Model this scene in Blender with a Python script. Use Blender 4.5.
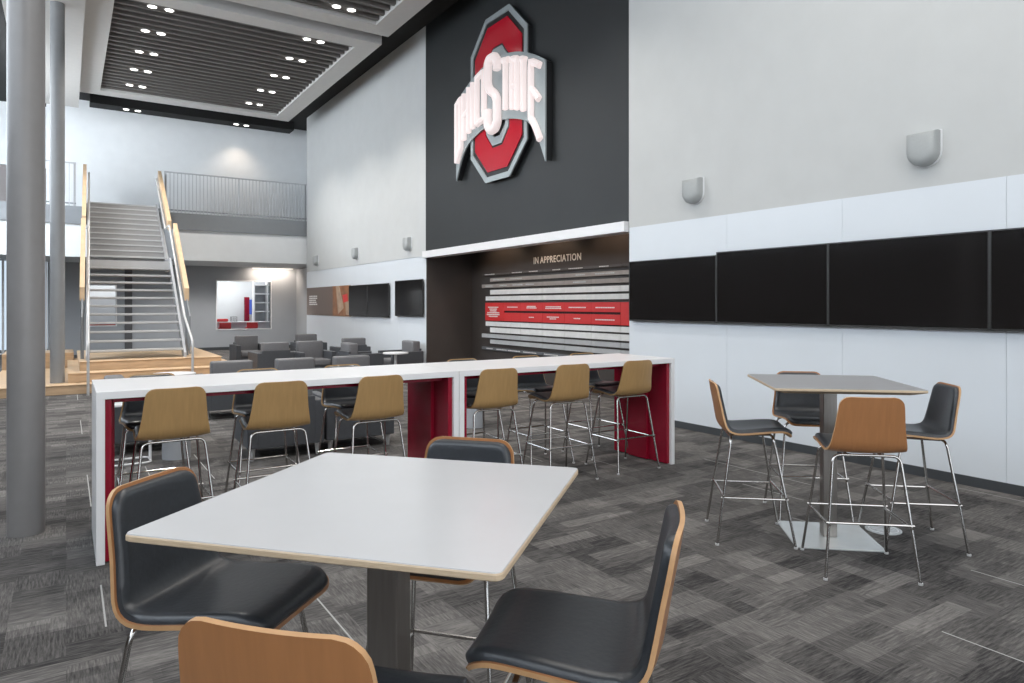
import bpy, bmesh, math, random
from mathutils import Vector, Matrix
random.seed(7)
C = bpy.context.scene.collection
PI = math.pi
for o in list(bpy.data.objects):
    bpy.data.objects.remove(o)

# ------------------------------------------------------------------ camera, world, light, exposure
cam_data = bpy.data.cameras.new('camera')
cam = bpy.data.objects.new('camera', cam_data)
C.objects.link(cam)
cam.location = (0, 0, 1.63)
cam.rotation_euler = (PI/2, 0, -math.radians(32.95))
cam_data.sensor_width = 36.0
cam_data.lens = 688/1024*36
cam_data.shift_y = -36.5/1024
cam_data.clip_start = 0.05
bpy.context.scene.camera = cam

world = bpy.data.worlds.new('world')
bpy.context.scene.world = world
world.use_nodes = True
world.node_tree.nodes['Background'].inputs[0].default_value = (0.80, 0.90, 1.0, 1)
world.node_tree.nodes['Background'].inputs[1].default_value = 1.0

vs = bpy.context.scene.view_settings
vs.view_transform = 'Standard'
vs.look = 'None'
vs.gamma = 1.0
vs.use_curve_mapping = False
vs.exposure = 0.0

def area(name, loc, direction, sx, sy, power, color=(1, 1, 1)):
    l = bpy.data.lights.new(name, 'AREA')
    l.shape = 'RECTANGLE'; l.size = sx; l.size_y = sy
    l.energy = power; l.color = color
    o = bpy.data.objects.new(name, l); C.objects.link(o)
    o.location = loc
    o.rotation_euler = Vector(direction).to_track_quat('-Z', 'Y').to_euler()
    return o

# daylight coming in through the glazed left wall and the glazed wall behind the camera
area('daylight_left_near', (-4.35, 1.0, 5.6), (1, 0, -0.35), 11, 3.6, 420, (0.90, 0.95, 1.0))
area('daylight_left_far', (-4.35, 14.5, 5.6), (1, 0, -0.30), 15, 3.6, 640, (0.90, 0.95, 1.0))
area('daylight_behind', (1.2, -6.8, 3.6), (0, 1, -0.10), 10.5, 6.4, 360, (1.0, 0.97, 0.93))
area('daylight_left_end', (-4.30, 20.5, 5.7), (1, 0.75, -0.15), 6, 3.4, 620, (0.90, 0.95, 1.0))
# broad overhead fill added in place of unseen ceiling lamps, above and behind camera
area('overhead_fill', (3.0, 3.0, 7.30), (0, 0, -1), 5.0, 4.6, 230, (1.0, 0.96, 0.91))
area('overhead_fill', (3.0, -3.0, 7.30), (0, 0, -1), 5.0, 5.0, 170, (1.0, 0.96, 0.91))

# ------------------------------------------------------------------ materials
def mat(name, col, rough=0.6, metal=0.0, noise=0.0, nscale=8.0, bump=0.0, spec=0.5, emit=None, estr=0.0, stretch=None, coat=0.0):
    m = bpy.data.materials.new(name); m.use_nodes = True
    nt = m.node_tree; b = nt.nodes['Principled BSDF']
    b.inputs['Base Color'].default_value = (*col, 1)
    b.inputs['Roughness'].default_value = rough
    b.inputs['Metallic'].default_value = metal
    b.inputs['Specular IOR Level'].default_value = spec
    b.inputs['Coat Weight'].default_value = coat
    if emit:
        b.inputs['Emission Color'].default_value = (*emit, 1)
        b.inputs['Emission Strength'].default_value = estr
    if noise or bump:
        tc = nt.nodes.new('ShaderNodeTexCoord')
        mp = nt.nodes.new('ShaderNodeMapping')
        nt.links.new(tc.outputs['Object'], mp.inputs[0])
        if stretch: mp.inputs['Scale'].default_value = stretch
        n = nt.nodes.new('ShaderNodeTexNoise'); n.inputs['Scale'].default_value = nscale
        n.inputs['Detail'].default_value = 5
        nt.links.new(mp.outputs[0], n.inputs['Vector'])
        if noise:
            r = nt.nodes.new('ShaderNodeValToRGB')
            r.color_ramp.elements[0].position = 0.3; r.color_ramp.elements[1].position = 0.7
            r.color_ramp.elements[0].color = (*[c*(1-noise) for c in col], 1)
            r.color_ramp.elements[1].color = (*[min(1, c*(1+noise)) for c in col], 1)
            nt.links.new(n.outputs[0], r.inputs[0])
            nt.links.new(r.outputs[0], b.inputs['Base Color'])
        if bump:
            bp = nt.nodes.new('ShaderNodeBump'); bp.inputs['Strength'].default_value = bump
            bp.inputs['Distance'].default_value = 0.01
            nt.links.new(n.outputs[0], bp.inputs['Height'])
            nt.links.new(bp.outputs[0], b.inputs['Normal'])
    return m

def carpet_mat():
    m = bpy.data.materials.new('carpet'); m.use_nodes = True
    nt = m.node_tree; N = nt.nodes; L = nt.links; b = N['Principled BSDF']
    b.inputs['Roughness'].default_value = 0.95
    b.inputs['Specular IOR Level'].default_value = 0.15
    tc = N.new('ShaderNodeTexCoord')
    sep = N.new('ShaderNodeSeparateXYZ'); L.new(tc.outputs['Object'], sep.inputs[0])
    def mth(op, a, c=None, d=None):
        n = N.new('ShaderNodeMath'); n.operation = op
        for i, v in enumerate((a, c, d)):
            if v is None: continue
            if isinstance(v, (int, float)): n.inputs[i].default_value = v
            else: L.new(v, n.inputs[i])
        return n.outputs[0]
    X, Y = sep.outputs[0], sep.outputs[1]
    def white(*v):
        cb = N.new('ShaderNodeCombineXYZ')
        for i, q in enumerate(v):
            if isinstance(q, (int, float)): cb.inputs[i].default_value = q
            else: L.new(q, cb.inputs[i])
        w = N.new('ShaderNodeTexWhiteNoise'); w.noise_dimensions = '3D'; L.new(cb.outputs[0], w.inputs['Vector'])
        return w.outputs['Value']
    # woven planks: 1 m x 0.5 m, each split in blocks of crosswise streaks
    def plank(a, c, wa, lc, seed):
        ia = mth('FLOOR', mth('DIVIDE', a, wa))
        off = mth('MULTIPLY', white(ia, seed, 0.5), 1.0)
        cc = mth('ADD', mth('DIVIDE', c, lc), off)
        ic = mth('FLOOR', cc)
        return ia, ic, cc
    ia, ic, cc = plank(X, Y, 0.25, 0.5, 3.0)
    v1 = white(ia, ic, 1.0)
    ia2, ic2, cc2 = plank(Y, X, 0.125, 0.5, 7.0)
    v2 = white(ia2, ic2, 2.0)
    ia3, ic3, cc3 = plank(X, Y, 0.25, 0.25, 9.0)
    v3 = white(ia3, ic3, 5.0)
    def streak(sx, sy, scale, detail=4):
        mp = N.new('ShaderNodeMapping'); mp.inputs['Scale'].default_value = (sx, sy, 1)
        L.new(tc.outputs['Object'], mp.inputs[0])
        n = N.new('ShaderNodeTexNoise'); n.inputs['Scale'].default_value = scale; n.inputs['Detail'].default_value = detail
        n.inputs['Roughness'].default_value = 0.7
        L.new(mp.outputs[0], n.inputs['Vector']); return n.outputs[0]
    sA = streak(12, 1.0, 9)      # fine lines along the room
    sB = streak(1.0, 10, 8)       # fine lines across the room
    pick = mth('GREATER_THAN', v3, 0.5)
    st = mth('ADD', mth('MULTIPLY', sA, pick), mth('MULTIPLY', sB, mth('SUBTRACT', 1.0, pick)))
    big = streak(1, 1, 0.6, 2)
    t = mth('ADD', mth('MULTIPLY', v1, 0.24), mth('MULTIPLY', v2, 0.30))
    t = mth('ADD', t, mth('MULTIPLY', v3, 0.16))
    t = mth('ADD', t, mth('MULTIPLY', mth('SUBTRACT', st, 0.5), 1.3))
    t = mth('ADD', t, mth('MULTIPLY', big, 0.15))
    r = N.new('ShaderNodeValToRGB')
    e = r.color_ramp.elements
    e[0].position = 0.05; e[0].color = (0.028, 0.027, 0.028, 1)
    e[1].position = 0.85; e[1].color = (0.225, 0.212, 0.203, 1)
    k = e.new(0.42); k.color = (0.102, 0.097, 0.094, 1)
    L.new(t, r.inputs[0])
    # thin pale seam threads along some plank joints
    XS = mth('SUBTRACT', X, 0.17)
    fx = mth('ABSOLUTE', mth('SUBTRACT', mth('FRACT', mth('DIVIDE', XS, 0.5)), 0.5))
    onx = mth('GREATER_THAN', fx, 0.4910)
    nx = mth('ROUND', mth('DIVIDE', XS, 0.5))
    ny = mth('FLOOR', mth('ADD', mth('DIVIDE', Y, 0.62), mth('MULTIPLY', white(nx, 4.0, 4.0), 1.0)))
    on = mth('MULTIPLY', onx, mth('GREATER_THAN', white(nx, ny, 8.0), 0.74))
    mx = N.new('ShaderNodeMix'); mx.data_type = 'RGBA'
    L.new(on, mx.inputs[0]); L.new(r.outputs[0], mx.inputs[6]); mx.inputs[7].default_value = (0.38, 0.38, 0.37, 1)
    L.new(mx.outputs[2], b.inputs['Base Color'])
    bp = N.new('ShaderNodeBump'); bp.inputs['Strength'].default_value = 0.35; bp.inputs['Distance'].default_value = 0.006
    L.new(st, bp.inputs['Height']); L.new(bp.outputs[0], b.inputs['Normal'])
    return m

M = {}
M['carpet'] = carpet_mat()
M['paint'] = mat('grey_wall_paint', (0.53, 0.54, 0.535), 0.75, noise=0.02, nscale=3)
M['paint_white'] = mat('white_wall_paint', (0.76, 0.78, 0.79), 0.75, noise=0.02, nscale=3)
M['clad'] = mat('white_cladding', (0.66, 0.70, 0.74), 0.35, noise=0.01, nscale=2)
M['dark_panel'] = mat('charcoal_wall_panel', (0.016, 0.018, 0.019), 0.5, noise=0.05, nscale=2)
M['black'] = mat('black_ceiling', (0.012, 0.012, 0.012), 0.9, noise=0.1)
M['base'] = mat('rubber_baseboard', (0.045, 0.05, 0.055), 0.6, noise=0.05)
M['left_wall'] = mat('brown_grey_wall', (0.10, 0.09, 0.085), 0.6, noise=0.03)
M['slab_grey'] = mat('grey_balcony_edge', (0.22, 0.235, 0.25), 0.6, noise=0.03)
M['far_wall'] = mat('mid_grey_paint', (0.37, 0.388, 0.41), 0.7, noise=0.02, nscale=2)
M['cloud'] = mat('ceiling_cloud_plaster', (0.60, 0.59, 0.57), 0.8, noise=0.02)
M['baffle'] = mat('ceiling_baffle_slats', (0.15, 0.14, 0.13), 0.7, noise=0.05)
M['brown'] = mat('brown_niche_laminate', (0.055, 0.045, 0.04), 0.5, noise=0.06, nscale=3)
M['brown_graphic'] = mat('brown_graphic_panel', (0.16, 0.115, 0.095), 0.5, noise=0.03)
M['column'] = mat('column_paint', (0.215, 0.208, 0.207), 0.34, noise=0.03)
M['column_light'] = mat('column_paint_light', (0.25, 0.255, 0.26), 0.32, noise=0.03)
M['glass'] = mat('window_glass', (0.9, 0.95, 1.0), 0.02)
M['glass'].node_tree.nodes['Principled BSDF'].inputs['Transmission Weight'].default_value = 1.0
M['glass'].node_tree.nodes['Principled BSDF'].inputs['IOR'].default_value = 1.02
M['wood'] = mat('oak_veneer', (0.40, 0.245, 0.10), 0.36, noise=0.07, nscale=10, stretch=(6, 1, 0.6), coat=0.2)
M['wood_warm'] = mat('cherry_veneer', (0.36, 0.160, 0.062), 0.34, noise=0.07, nscale=10, stretch=(6, 1, 0.6), coat=0.2)
M['ply'] = mat('plywood_edge', (0.54, 0.42, 0.29), 0.5, noise=0.10, nscale=30, stretch=(1, 1, 8))
M['ply_warm'] = mat('warm_ply_edge', (0.50, 0.29, 0.14), 0.45, noise=0.08, nscale=30)
M['maple'] = mat('maple_boards', (0.52, 0.36, 0.22), 0.45, noise=0.15, nscale=3, stretch=(1, 6, 6))
M['maple_cap'] = mat('maple_rail_cap', (0.62, 0.44, 0.27), 0.45, noise=0.08, nscale=5)
M['leather'] = mat('black_leather', (0.030, 0.034, 0.040), 0.34, noise=0.1, nscale=60, bump=0.08)
M['chrome'] = mat('polished_chrome', (0.50, 0.485, 0.47), 0.18, 1.0, noise=0.02)
M['steel'] = mat('brushed_steel', (0.36, 0.34, 0.32), 0.30, 1.0, noise=0.06, nscale=10, stretch=(8, 8, .5))
M['steel_plate'] = mat('satin_base_plate', (0.58, 0.61, 0.61), 0.25, 0.3, noise=0.03)
M['rail'] = mat('painted_rail_steel', (0.50, 0.51, 0.53), 0.4, 0.3, noise=0.03)
M['tread'] = mat('grey_stair_tread', (0.33, 0.325, 0.32), 0.6, noise=0.04)
M['tread_nose'] = mat('stair_nosing', (0.50, 0.50, 0.50), 0.5, noise=0.03)
M['white_lam'] = mat('white_laminate', (0.76, 0.76, 0.77), 0.28, noise=0.01)
M['table_lam'] = mat('pale_grey_table_laminate', (0.56, 0.56, 0.57), 0.20, noise=0.01)
M['table_lam_grey'] = mat('grey_table_laminate', (0.30, 0.30, 0.31), 0.30, noise=0.01)
M['red_lam'] = mat('scarlet_laminate', (0.27, 0.006, 0.024), 0.22, noise=0.04)
M['red'] = mat('red_sign_face', (0.42, 0.008, 0.022), 0.15, noise=0.02)
M['red_plaque'] = mat('red_plaque', (0.62, 0.030, 0.030), 0.4, noise=0.02)
M['sign_grey'] = mat('sign_silver', (0.36, 0.40, 0.41), 0.35, 0.3, noise=0.02)
M['sign_black'] = mat('sign_black_edge', (0.012, 0.013, 0.014), 0.4, noise=0.02)
M['neon'] = mat('lit_letter_tube', (0.36, 0.33, 0.33), 0.3, emit=(1.0, 0.86, 0.84), estr=0.60)
M['letter_cream'] = mat('cream_letter', (0.90, 0.88, 0.84), 0.5, noise=0.02)
M['tv_screen'] = mat('television_glass', (0.010, 0.009, 0.009), 0.10, noise=0.02)
M['tv_frame'] = mat('television_bezel', (0.03, 0.03, 0.03), 0.35, noise=0.02)
M['plaque_dark'] = mat('plaque_dark_taupe', (0.075, 0.066, 0.062), 0.5, noise=0.08)
M['plaque_taupe'] = mat('plaque_taupe', (0.30, 0.27, 0.245), 0.5, noise=0.08)
M['plaque_white'] = mat('plaque_white', (0.76, 0.76, 0.74), 0.5, noise=0.06)
M['plaque_grey'] = mat('plaque_grey', (0.46, 0.47, 0.475), 0.5, noise=0.06)
M['plaque_slate'] = mat('plaque_slate', (0.13, 0.138, 0.148), 0.5, noise=0.08)
M['ink'] = mat('white_print', (0.75, 0.72, 0.70), 0.5, noise=0.02)
M['ink_slot'] = mat('dark_slot', (0.03, 0.004, 0.004), 0.6, noise=0.05)
M['fabric'] = mat('grey_lounge_vinyl', (0.135, 0.135, 0.142), 0.5, noise=0.06, nscale=30)
M['fabric_dark'] = mat('charcoal_lounge_vinyl', (0.060, 0.064, 0.072), 0.5, noise=0.06, nscale=30)
M['leg_grey'] = mat('satin_alloy_leg', (0.55, 0.55, 0.55), 0.4, 0.3, noise=0.02)
M['speaker'] = mat('speaker_shell', (0.37, 0.385, 0.385), 0.5, noise=0.03, nscale=60)
M['lamp'] = mat('downlight_lens', (1, 1, 1), 0.3, emit=(1, 0.97, 0.92), estr=6.0)
M['led'] = mat('linear_light_lens', (1, 1, 1), 0.3, emit=(1, 0.90, 0.80), estr=2.6)
M['blue'] = mat('blue_screen', (0.05, 0.08, 0.3), 0.3, emit=(0.10, 0.16, 0.6), estr=0.5)
M['orange'] = mat('mural_orange', (0.28, 0.12, 0.05), 0.5, noise=0.3, nscale=4)
M['tan'] = mat('mural_tan', (0.42, 0.30, 0.21), 0.5, noise=0.2, nscale=5)
M['drum'] = mat('drum_table_metal', (0.45, 0.47, 0.50), 0.4, 0.2, noise=0.03)

# ------------------------------------------------------------------ helpers
def setp(o, label=None, cat=None, group=None, kind=None):
    if label: o['label'] = label
    if cat: o['category'] = cat
    if group: o['group'] = group
    if kind: o['kind'] = kind
    return o
def thing(name, label, cat, loc=(0, 0, 0), rz=0, group=None):
    o = bpy.data.objects.new(name, None); C.objects.link(o)
    o.location = loc; o.rotation_euler = (0, 0, rz); o.empty_display_size = 0.1
    return setp(o, label, cat, group)
def obj(name, bm, m, parent=None, smooth=False, label=None):
    me = bpy.data.meshes.new(name)
    bmesh.ops.recalc_face_normals(bm, faces=bm.faces[:])
    bm.to_mesh(me); bm.free()
    for q in (m if isinstance(m, (list, tuple)) else [m]): me.materials.append(q)
    if smooth:
        for p in me.polygons: p.use_smooth = True
        try: me.set_sharp_from_angle(angle=math.radians(40))
        except Exception: pass
    o = bpy.data.objects.new(name, me); C.objects.link(o)
    if parent: o.parent = parent
    if label: o['label'] = label
    return o
def struct(name, bm, m, parent=None, smooth=False):
    o = obj(name, bm, m, parent, smooth)
    if parent is None: o['kind'] = 'structure'
    return o
def dup(root, loc, rz, label, group=None):
    r = root.copy(); C.objects.link(r); r.location = loc; r.rotation_euler = (0, 0, rz)
    r['label'] = label
    if group: r['group'] = group
    for ch in list(root.children):
        c = ch.copy(); C.objects.link(c); c.parent = r
        for g in list(ch.children):
            d = g.copy(); C.objects.link(d); d.parent = c
    return r
def bx(bm, x0, x1, y0, y1, z0, z1, bev=0.0, seg=2, mi=0):
    vs_ = [bm.verts.new((x, y, z)) for x in (x0, x1) for y in (y0, y1) for z in (z0, z1)]
    idx = [(0, 1, 3, 2), (4, 6, 7, 5), (0, 4, 5, 1), (2, 3, 7, 6), (0, 2, 6, 4), (1, 5, 7, 3)]
    fs = [bm.faces.new([vs_[i] for i in f]) for f in idx]
    for f in fs: f.material_index = mi
    if bev:
        es = list({e for f in fs for e in f.edges})
        bmesh.ops.bevel(bm, geom=es, offset=bev, segments=seg, affect='EDGES', profile=0.5)
def box(x0, x1, y0, y1, z0, z1, bev=0.0, seg=2):
    bm = bmesh.new(); bx(bm, x0, x1, y0, y1, z0, z1, bev, seg); return bm
def prism_yz(bm, pts, x0, x1):
    a = [bm.verts.new((x0, y, z)) for y, z in pts]; b = [bm.verts.new((x1, y, z)) for y, z in pts]
    bm.faces.new(a); bm.faces.new(b[::-1])
    n = len(pts)
    for i in range(n): bm.faces.new((a[i], a[(i+1) % n], b[(i+1) % n], b[i]))
def ring_yz(bm, outer, inner, x0, x1):
    n = len(outer)
    V = [[bm.verts.new((x, y, z)) for y, z in p] for x in (x0, x1) for p in (outer, inner)]
    for i in range(n):
        j = (i+1) % n
        bm.faces.new((V[0][i], V[0][j], V[1][j], V[1][i]))
        bm.faces.new((V[2][i], V[2][j], V[3][j], V[3][i]))
        bm.faces.new((V[0][i], V[0][j], V[2][j], V[2][i]))
        bm.faces.new((V[1][i], V[1][j], V[3][j], V[3][i]))
def round_path(pts, r, seg=5):
    pts = [Vector(p) for p in pts]; out = [pts[0]]
    for i in range(1, len(pts)-1):
        a, b, c = pts[i-1], pts[i], pts[i+1]
        d1 = (a-b).normalized(); d2 = (c-b).normalized()
        rr = min(r, (a-b).length*0.49, (c-b).length*0.49)
        p0 = b+d1*rr; p2 = b+d2*rr
        for k in range(seg+1):
            t = k/seg
            out.append(p0*(1-t)**2+b*2*t*(1-t)+p2*t*t)
    out.append(pts[-1]); return out
def tube(bm, pts, r, n=10, cap=True, closed=False):
    pts = [Vector(p) for p in pts]; rings = []
    prev = None; N_ = len(pts)
    for i, p in enumerate(pts):
        if closed: d = (pts[(i+1) % N_]-pts[i-1]).normalized()
        elif i == 0: d = (pts[1]-p).normalized()
        elif i == N_-1: d = (p-pts[-2]).normalized()
        else: d = ((pts[i+1]-p).normalized()+(p-pts[i-1]).normalized()).normalized()
        if prev is None:
            up = Vector((0, 0, 1)) if abs(d.z) < 0.9 else Vector((0, 1, 0))
            u = d.cross(up).normalized()
        else:
            u = (prev-d*prev.dot(d)).normalized()
        prev = u; v = d.cross(u)
        rings.append([bm.verts.new(p+(u*math.cos(2*PI*k/n)+v*math.sin(2*PI*k/n))*r) for k in range(n)])
    m = N_ if closed else N_-1
    for i in range(m):
        a, b = rings[i], rings[(i+1) % N_]
        for k in range(n): bm.faces.new((a[k], a[(k+1) % n], b[(k+1) % n], b[k]))
    if cap and not closed:
        bm.faces.new(rings[0]); bm.faces.new(rings[-1][::-1])
def cyl(bm, x, y, z0, z1, r, n=32, r2=None):
    r2 = r if r2 is None else r2
    a = [bm.verts.new((x+r*math.cos(2*PI*k/n), y+r*math.sin(2*PI*k/n), z0)) for k in range(n)]
    b = [bm.verts.new((x+r2*math.cos(2*PI*k/n), y+r2*math.sin(2*PI*k/n), z1)) for k in range(n)]
    bm.faces.new(a[::-1]); bm.faces.new(b)
    for k in range(n): bm.faces.new((a[k], a[(k+1) % n], b[(k+1) % n], b[k]))

# ------------------------------------------------------------------ the setting
WX = 6.83           # face of the long right wall
CZ = 7.95           # black ceiling
struct('floor', box(-4.6, 9.0, -7.2, 31.0, -0.1, 0.0), M['carpet'])
struct('ceiling', box(-4.6, 9.0, -7.2, 31.0, CZ, CZ+0.1), M['black'])

# right wall: painted core with the recess cut out (four blocks), clad below in white panels
bm = bmesh.new()
bx(bm, WX, 9.0, -7.0, 7.43, 2.745, CZ)
bx(bm, WX, 9.0, 14.12, 23.3, 2.745, CZ)
bx(bm, 8.1, 9.0, 7.43, 14.12, 0, CZ)
struct('wall_right', bm, M['paint'])
bm = bmesh.new()
bx(bm, WX+0.012, 8.2, -7.0, 7.43, 0.085, 2.745)
bx(bm, WX+0.012, 8.2, 14.07, 23.3, 0.085, 2.745)
y = 7.43
edges_ = [7.42, 5.67, 4.17, 2.67, 1.17, -0.33, -1.83, -3.33, -4.83, -6.4]
for a, b_ in zip(edges_[:-1], edges_[1:]):
    bx(bm, WX-0.002, WX+0.012, b_+0.0015, a-0.0015, 0.085, 2.745)
for k in range(6):
    a = 14.10+k*1.533
    bx(bm, WX-0.002, WX+0.012, a+0.0015, min(a+1.5315, 23.3), 0.085, 2.69)
struct('trim_1', bm, M['clad'])
bm = bmesh.new(); bx(bm, WX-0.008, WX+0.05, -7, 7.42, 0, 0.09); bx(bm, WX-0.008, WX+0.05, 14.1, 23.3, 0, 0.09)
struct('baseboard_right', bm, M['base'])
# charcoal feature panel above the recess
bm = bmesh.new(); bx(bm, WX-0.004, 7.0, 7.43, 14.12, 2.84, CZ); bx(bm, 7.0, 8.1, 7.43, 14.12, 3.45, CZ)
struct('trim_2', bm, M['dark_panel'])
struct('trim_3', box(WX-0.075, 7.0, 7.45, 14.16, 2.69, 2.84, 0.003, 1), M['white_lam'])
# recess lining
bm = bmesh.new()
bx(bm, 7.99, 8.1, 7.43, 14.07, 0, 3.45)
bx(bm, WX, 7.99, 14.06, 14.10, 0, 2.69); bx(bm, 7.0, 7.99, 14.06, 14.10, 2.69, 3.45)
bx(bm, WX+0.012, 7.99, 7.415, 7.435, 0, 2.69); bx(bm, 7.0, 7.99, 7.415, 7.435, 2.69, 3.45)
struct('trim_4', bm, M['brown'])

# back wall of the double-height part, behind the balcony
bm = bmesh.new()
bx(bm, -0.50, 9.0, 25.0, 25.2, 3.2, CZ)
struct('wall_back', bm, M['paint_white'])
# wall under the balcony with openings for two internal windows
FY = 26.6
bm = bmesh.new()
def wall_with_holes(bm, x0, x1, z0, z1, y0, y1, holes):
    xs = sorted({x0, x1, *[h[0] for h in holes], *[h[1] for h in holes]})
    for a, b_ in zip(xs[:-1], xs[1:]):
        hs = [h for h in holes if h[0] <= a and h[1] >= b_]
        if not hs: bx(bm, a, b_, y0, y1, z0, z1)
        else:
            bx(bm, a, b_, y0, y1, z0, hs[0][2]); bx(bm, a, b_, y0, y1, hs[0][3], z1)
WIN_A = (4.56, 6.44, 0.76, 2.50)
WIN_B = (0.62, 1.40, 0.95, 2.28)
wall_with_holes(bm, -0.50, 7.45, 0, 3.2, FY, FY+0.15, [WIN_A, WIN_B])
struct('wall_far', bm, M['far_wall'])
struct('baseboard_back', box(1.4, 7.45, FY-0.02, FY, 0, 0.11), M['base'])
struct('wall_side', box(7.40, 7.60, 23.3, FY+0.1, 0, 3.0), M['far_wall'])
bm = bmesh.new(); bx(bm, 1.66, 1.88, FY-0.05, FY, 0, 3.0); struct('trim_5', bm, mat('dark_pilaster', (0.10, 0.10, 0.105), 0.6, noise=0.03))
bm = bmesh.new(); bx(bm, -0.34, -0.06, FY-0.03, FY, 0, 2.76); struct('door_1', bm, mat('charcoal_door', (0.05, 0.055, 0.06), 0.5, noise=0.03))
def window(name, x0, x1, z0, z1, y, bars=()):
    root = bpy.data.objects.new(name, None); C.objects.link(root); root['kind'] = 'structure'
    root.location = ((x0+x1)/2, y, z0)
    def loc(b):
        for v in b.verts: v.co -= root.location
        return b
    b = bmesh.new(); t = 0.035
    bx(b, x0-t, x1+t, y-0.03, y+0.12, z0-t, z0); bx(b, x0-t, x1+t, y-0.03, y+0.12, z1, z1+t)
    bx(b, x0-t, x0, y-0.03, y+0.12, z0, z1); bx(b, x1, x1+t, y-0.03, y+0.12, z0, z1)
    for xx in bars: bx(b, xx-0.03, xx+0.03, y-0.02, y+0.1, z0, z1)
    obj('window_frame', loc(b), M['white_lam'], root)
    obj('pane', loc(box(x0, x1, y+0.04, y+0.05, z0, z1)), M['glass'], root)
window('window_1', *WIN_A, FY)
window('window_2', *WIN_B, FY)

# balcony
bm = bmesh.new(); bx(bm, -4.5, 9.0, 23.45, 26.8, 3.02, 3.96); struct('trim_6', bm, M['paint_white'])
bm = bmesh.new()
bx(bm, -4.5, 0.42, 23.38, 25.0, 3.96, 4.47); bx(bm, 2.42, 9.0, 23.38, 25.0, 3.96, 4.47); bx(bm, 0.42, 2.42, 23.65, 25.0, 3.96, 4.60)
struct('trim_7', bm, M['slab_grey'])

# far left: glazed screen below, bulkheads above
bm = bmesh.new()
bx(bm, -4.6, -0.5, FY, FY+0.2, 3.1, 6.0); struct('wall_left_far', bm, mat('taupe_bulkhead', (0.25, 0.225, 0.22), 0.7, noise=0.02))
struct('trim_8', box(-4.6, -0.5, FY-0.1, FY+0.1, 6.0, CZ), M['paint_white'])
window('window_3', -4.5, -0.55, 0.12, 3.1, FY, bars=(-3.6, -2.7, -1.65, -1.1))
# glazed left wall and glazed wall behind the camera: sills, heads and mullions
def curtain(name, vertical, at, a0, a1, z0, z1, step):
    root = bpy.data.objects.new(name, None); C.objects.link(root); root['kind'] = 'structure'
    b = bmesh.new(); n = int(round((a1-a0)/step))
    for i in range(n+1):
        p = a0+(a1-a0)*i/n
        if vertical: bx(b, at-0.05, at+0.05, p-0.035, p+0.035, z0, z1)
        else: bx(b, p-0.035, p+0.035, at-0.05, at+0.05, z0, z1)
    for z in ((z0, z0+2.6, z0+5.2, z1) if z1-z0 > 6 else (z0, (z0+z1)/2, z1)):
        if vertical: bx(b, at-0.05, at+0.05, a0, a1, z-0.04, z+0.04)
        else: bx(b, a0, a1, at-0.05, at+0.05, z-0.04, z+0.04)
    obj('window_frame', b, M['rail'], root)
    g = box(at-0.01, at, a0, a1, z0, z1) if vertical else box(a0, a1, at-0.01, at, z0, z1)
    obj('pane', g, M['glass'], root)
curtain('window_4', True, -4.5, -7.0, 26.5, 3.7, 7.6, 1.5)
curtain('window_5', False, -7.0, -4.5, 6.9, 0.05, 7.6, 1.5)
bm = bmesh.new(); bx(bm, -4.6, -4.4, -7.1, 26.8, 7.6, CZ); bx(bm, -4.6, -4.4, -7.1, 26.8, 0, 3.7); struct('wall_left', bm, M['left_wall'])
bm = bmesh.new(); bx(bm, -4.5, 6.9, -7.1, -6.9, 7.6, CZ); struct('wall_front', bm, M['paint_white'])

# side bulkhead and ceiling clouds
struct('trim_9', box(-1.0, 0.30, 3.0, 23.2, 7.26, CZ), M['cloud'])
def cloud(x0, x1, y0, y1, z, h, fw, label):
    t = thing('ceiling_cloud', label, 'ceiling panel', ((x0+x1)/2, (y0+y1)/2, z), 0, 'framed slatted ceiling clouds')
    cx, cy = t.location.x, t.location.y
    X0, X1, Y0, Y1 = x0-cx, x1-cx, y0-cy, y1-cy
    b = bmesh.new()
    bx(b, X0, X0+fw, Y0, Y1, 0, h); bx(b, X1-fw, X1, Y0, Y1, 0, h)
    bx(b, X0+fw, X1-fw, Y0, Y0+fw, 0, h); bx(b, X0+fw, X1-fw, Y1-fw, Y1, 0, h)
    obj('frame', b, M['cloud'], t)
    b = bmesh.new(); n = int((Y1-Y0-2*fw)/0.27)
    for i in range(n):
        yy = Y0+fw+(i+0.5)*(Y1-Y0-2*fw)/n
        bx(b, X0+fw, X1-fw, yy-0.045, yy+0.045, 0.05, 0.17)
    obj('slats', b, M['baffle'], t)
    obj('backing', box(X0+fw, X1-fw, Y0+fw, Y1-fw, 0.19, 0.21), M['black'], t)
    obj('hanger_frame', box(X0+0.3, X1-0.3, Y0+0.3, Y1-0.3, h, CZ-z), M['black'], t)
    return t
cloud(0.31, 5.87, 14.36, 22.0, 7.4, 0.22, 0.46, 'large framed ceiling cloud with dark slats above the lounge and staircase')
cloud(0.31, 5.82, 6.0, 13.88, 7.4, 0.22, 0.46, 'framed ceiling cloud cut off by the top edge, nearer than the big slatted one')
struct('trim_10', box(0.6, 6.6, 24.0, 24.6, 7.66, CZ), M['black'])

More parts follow.
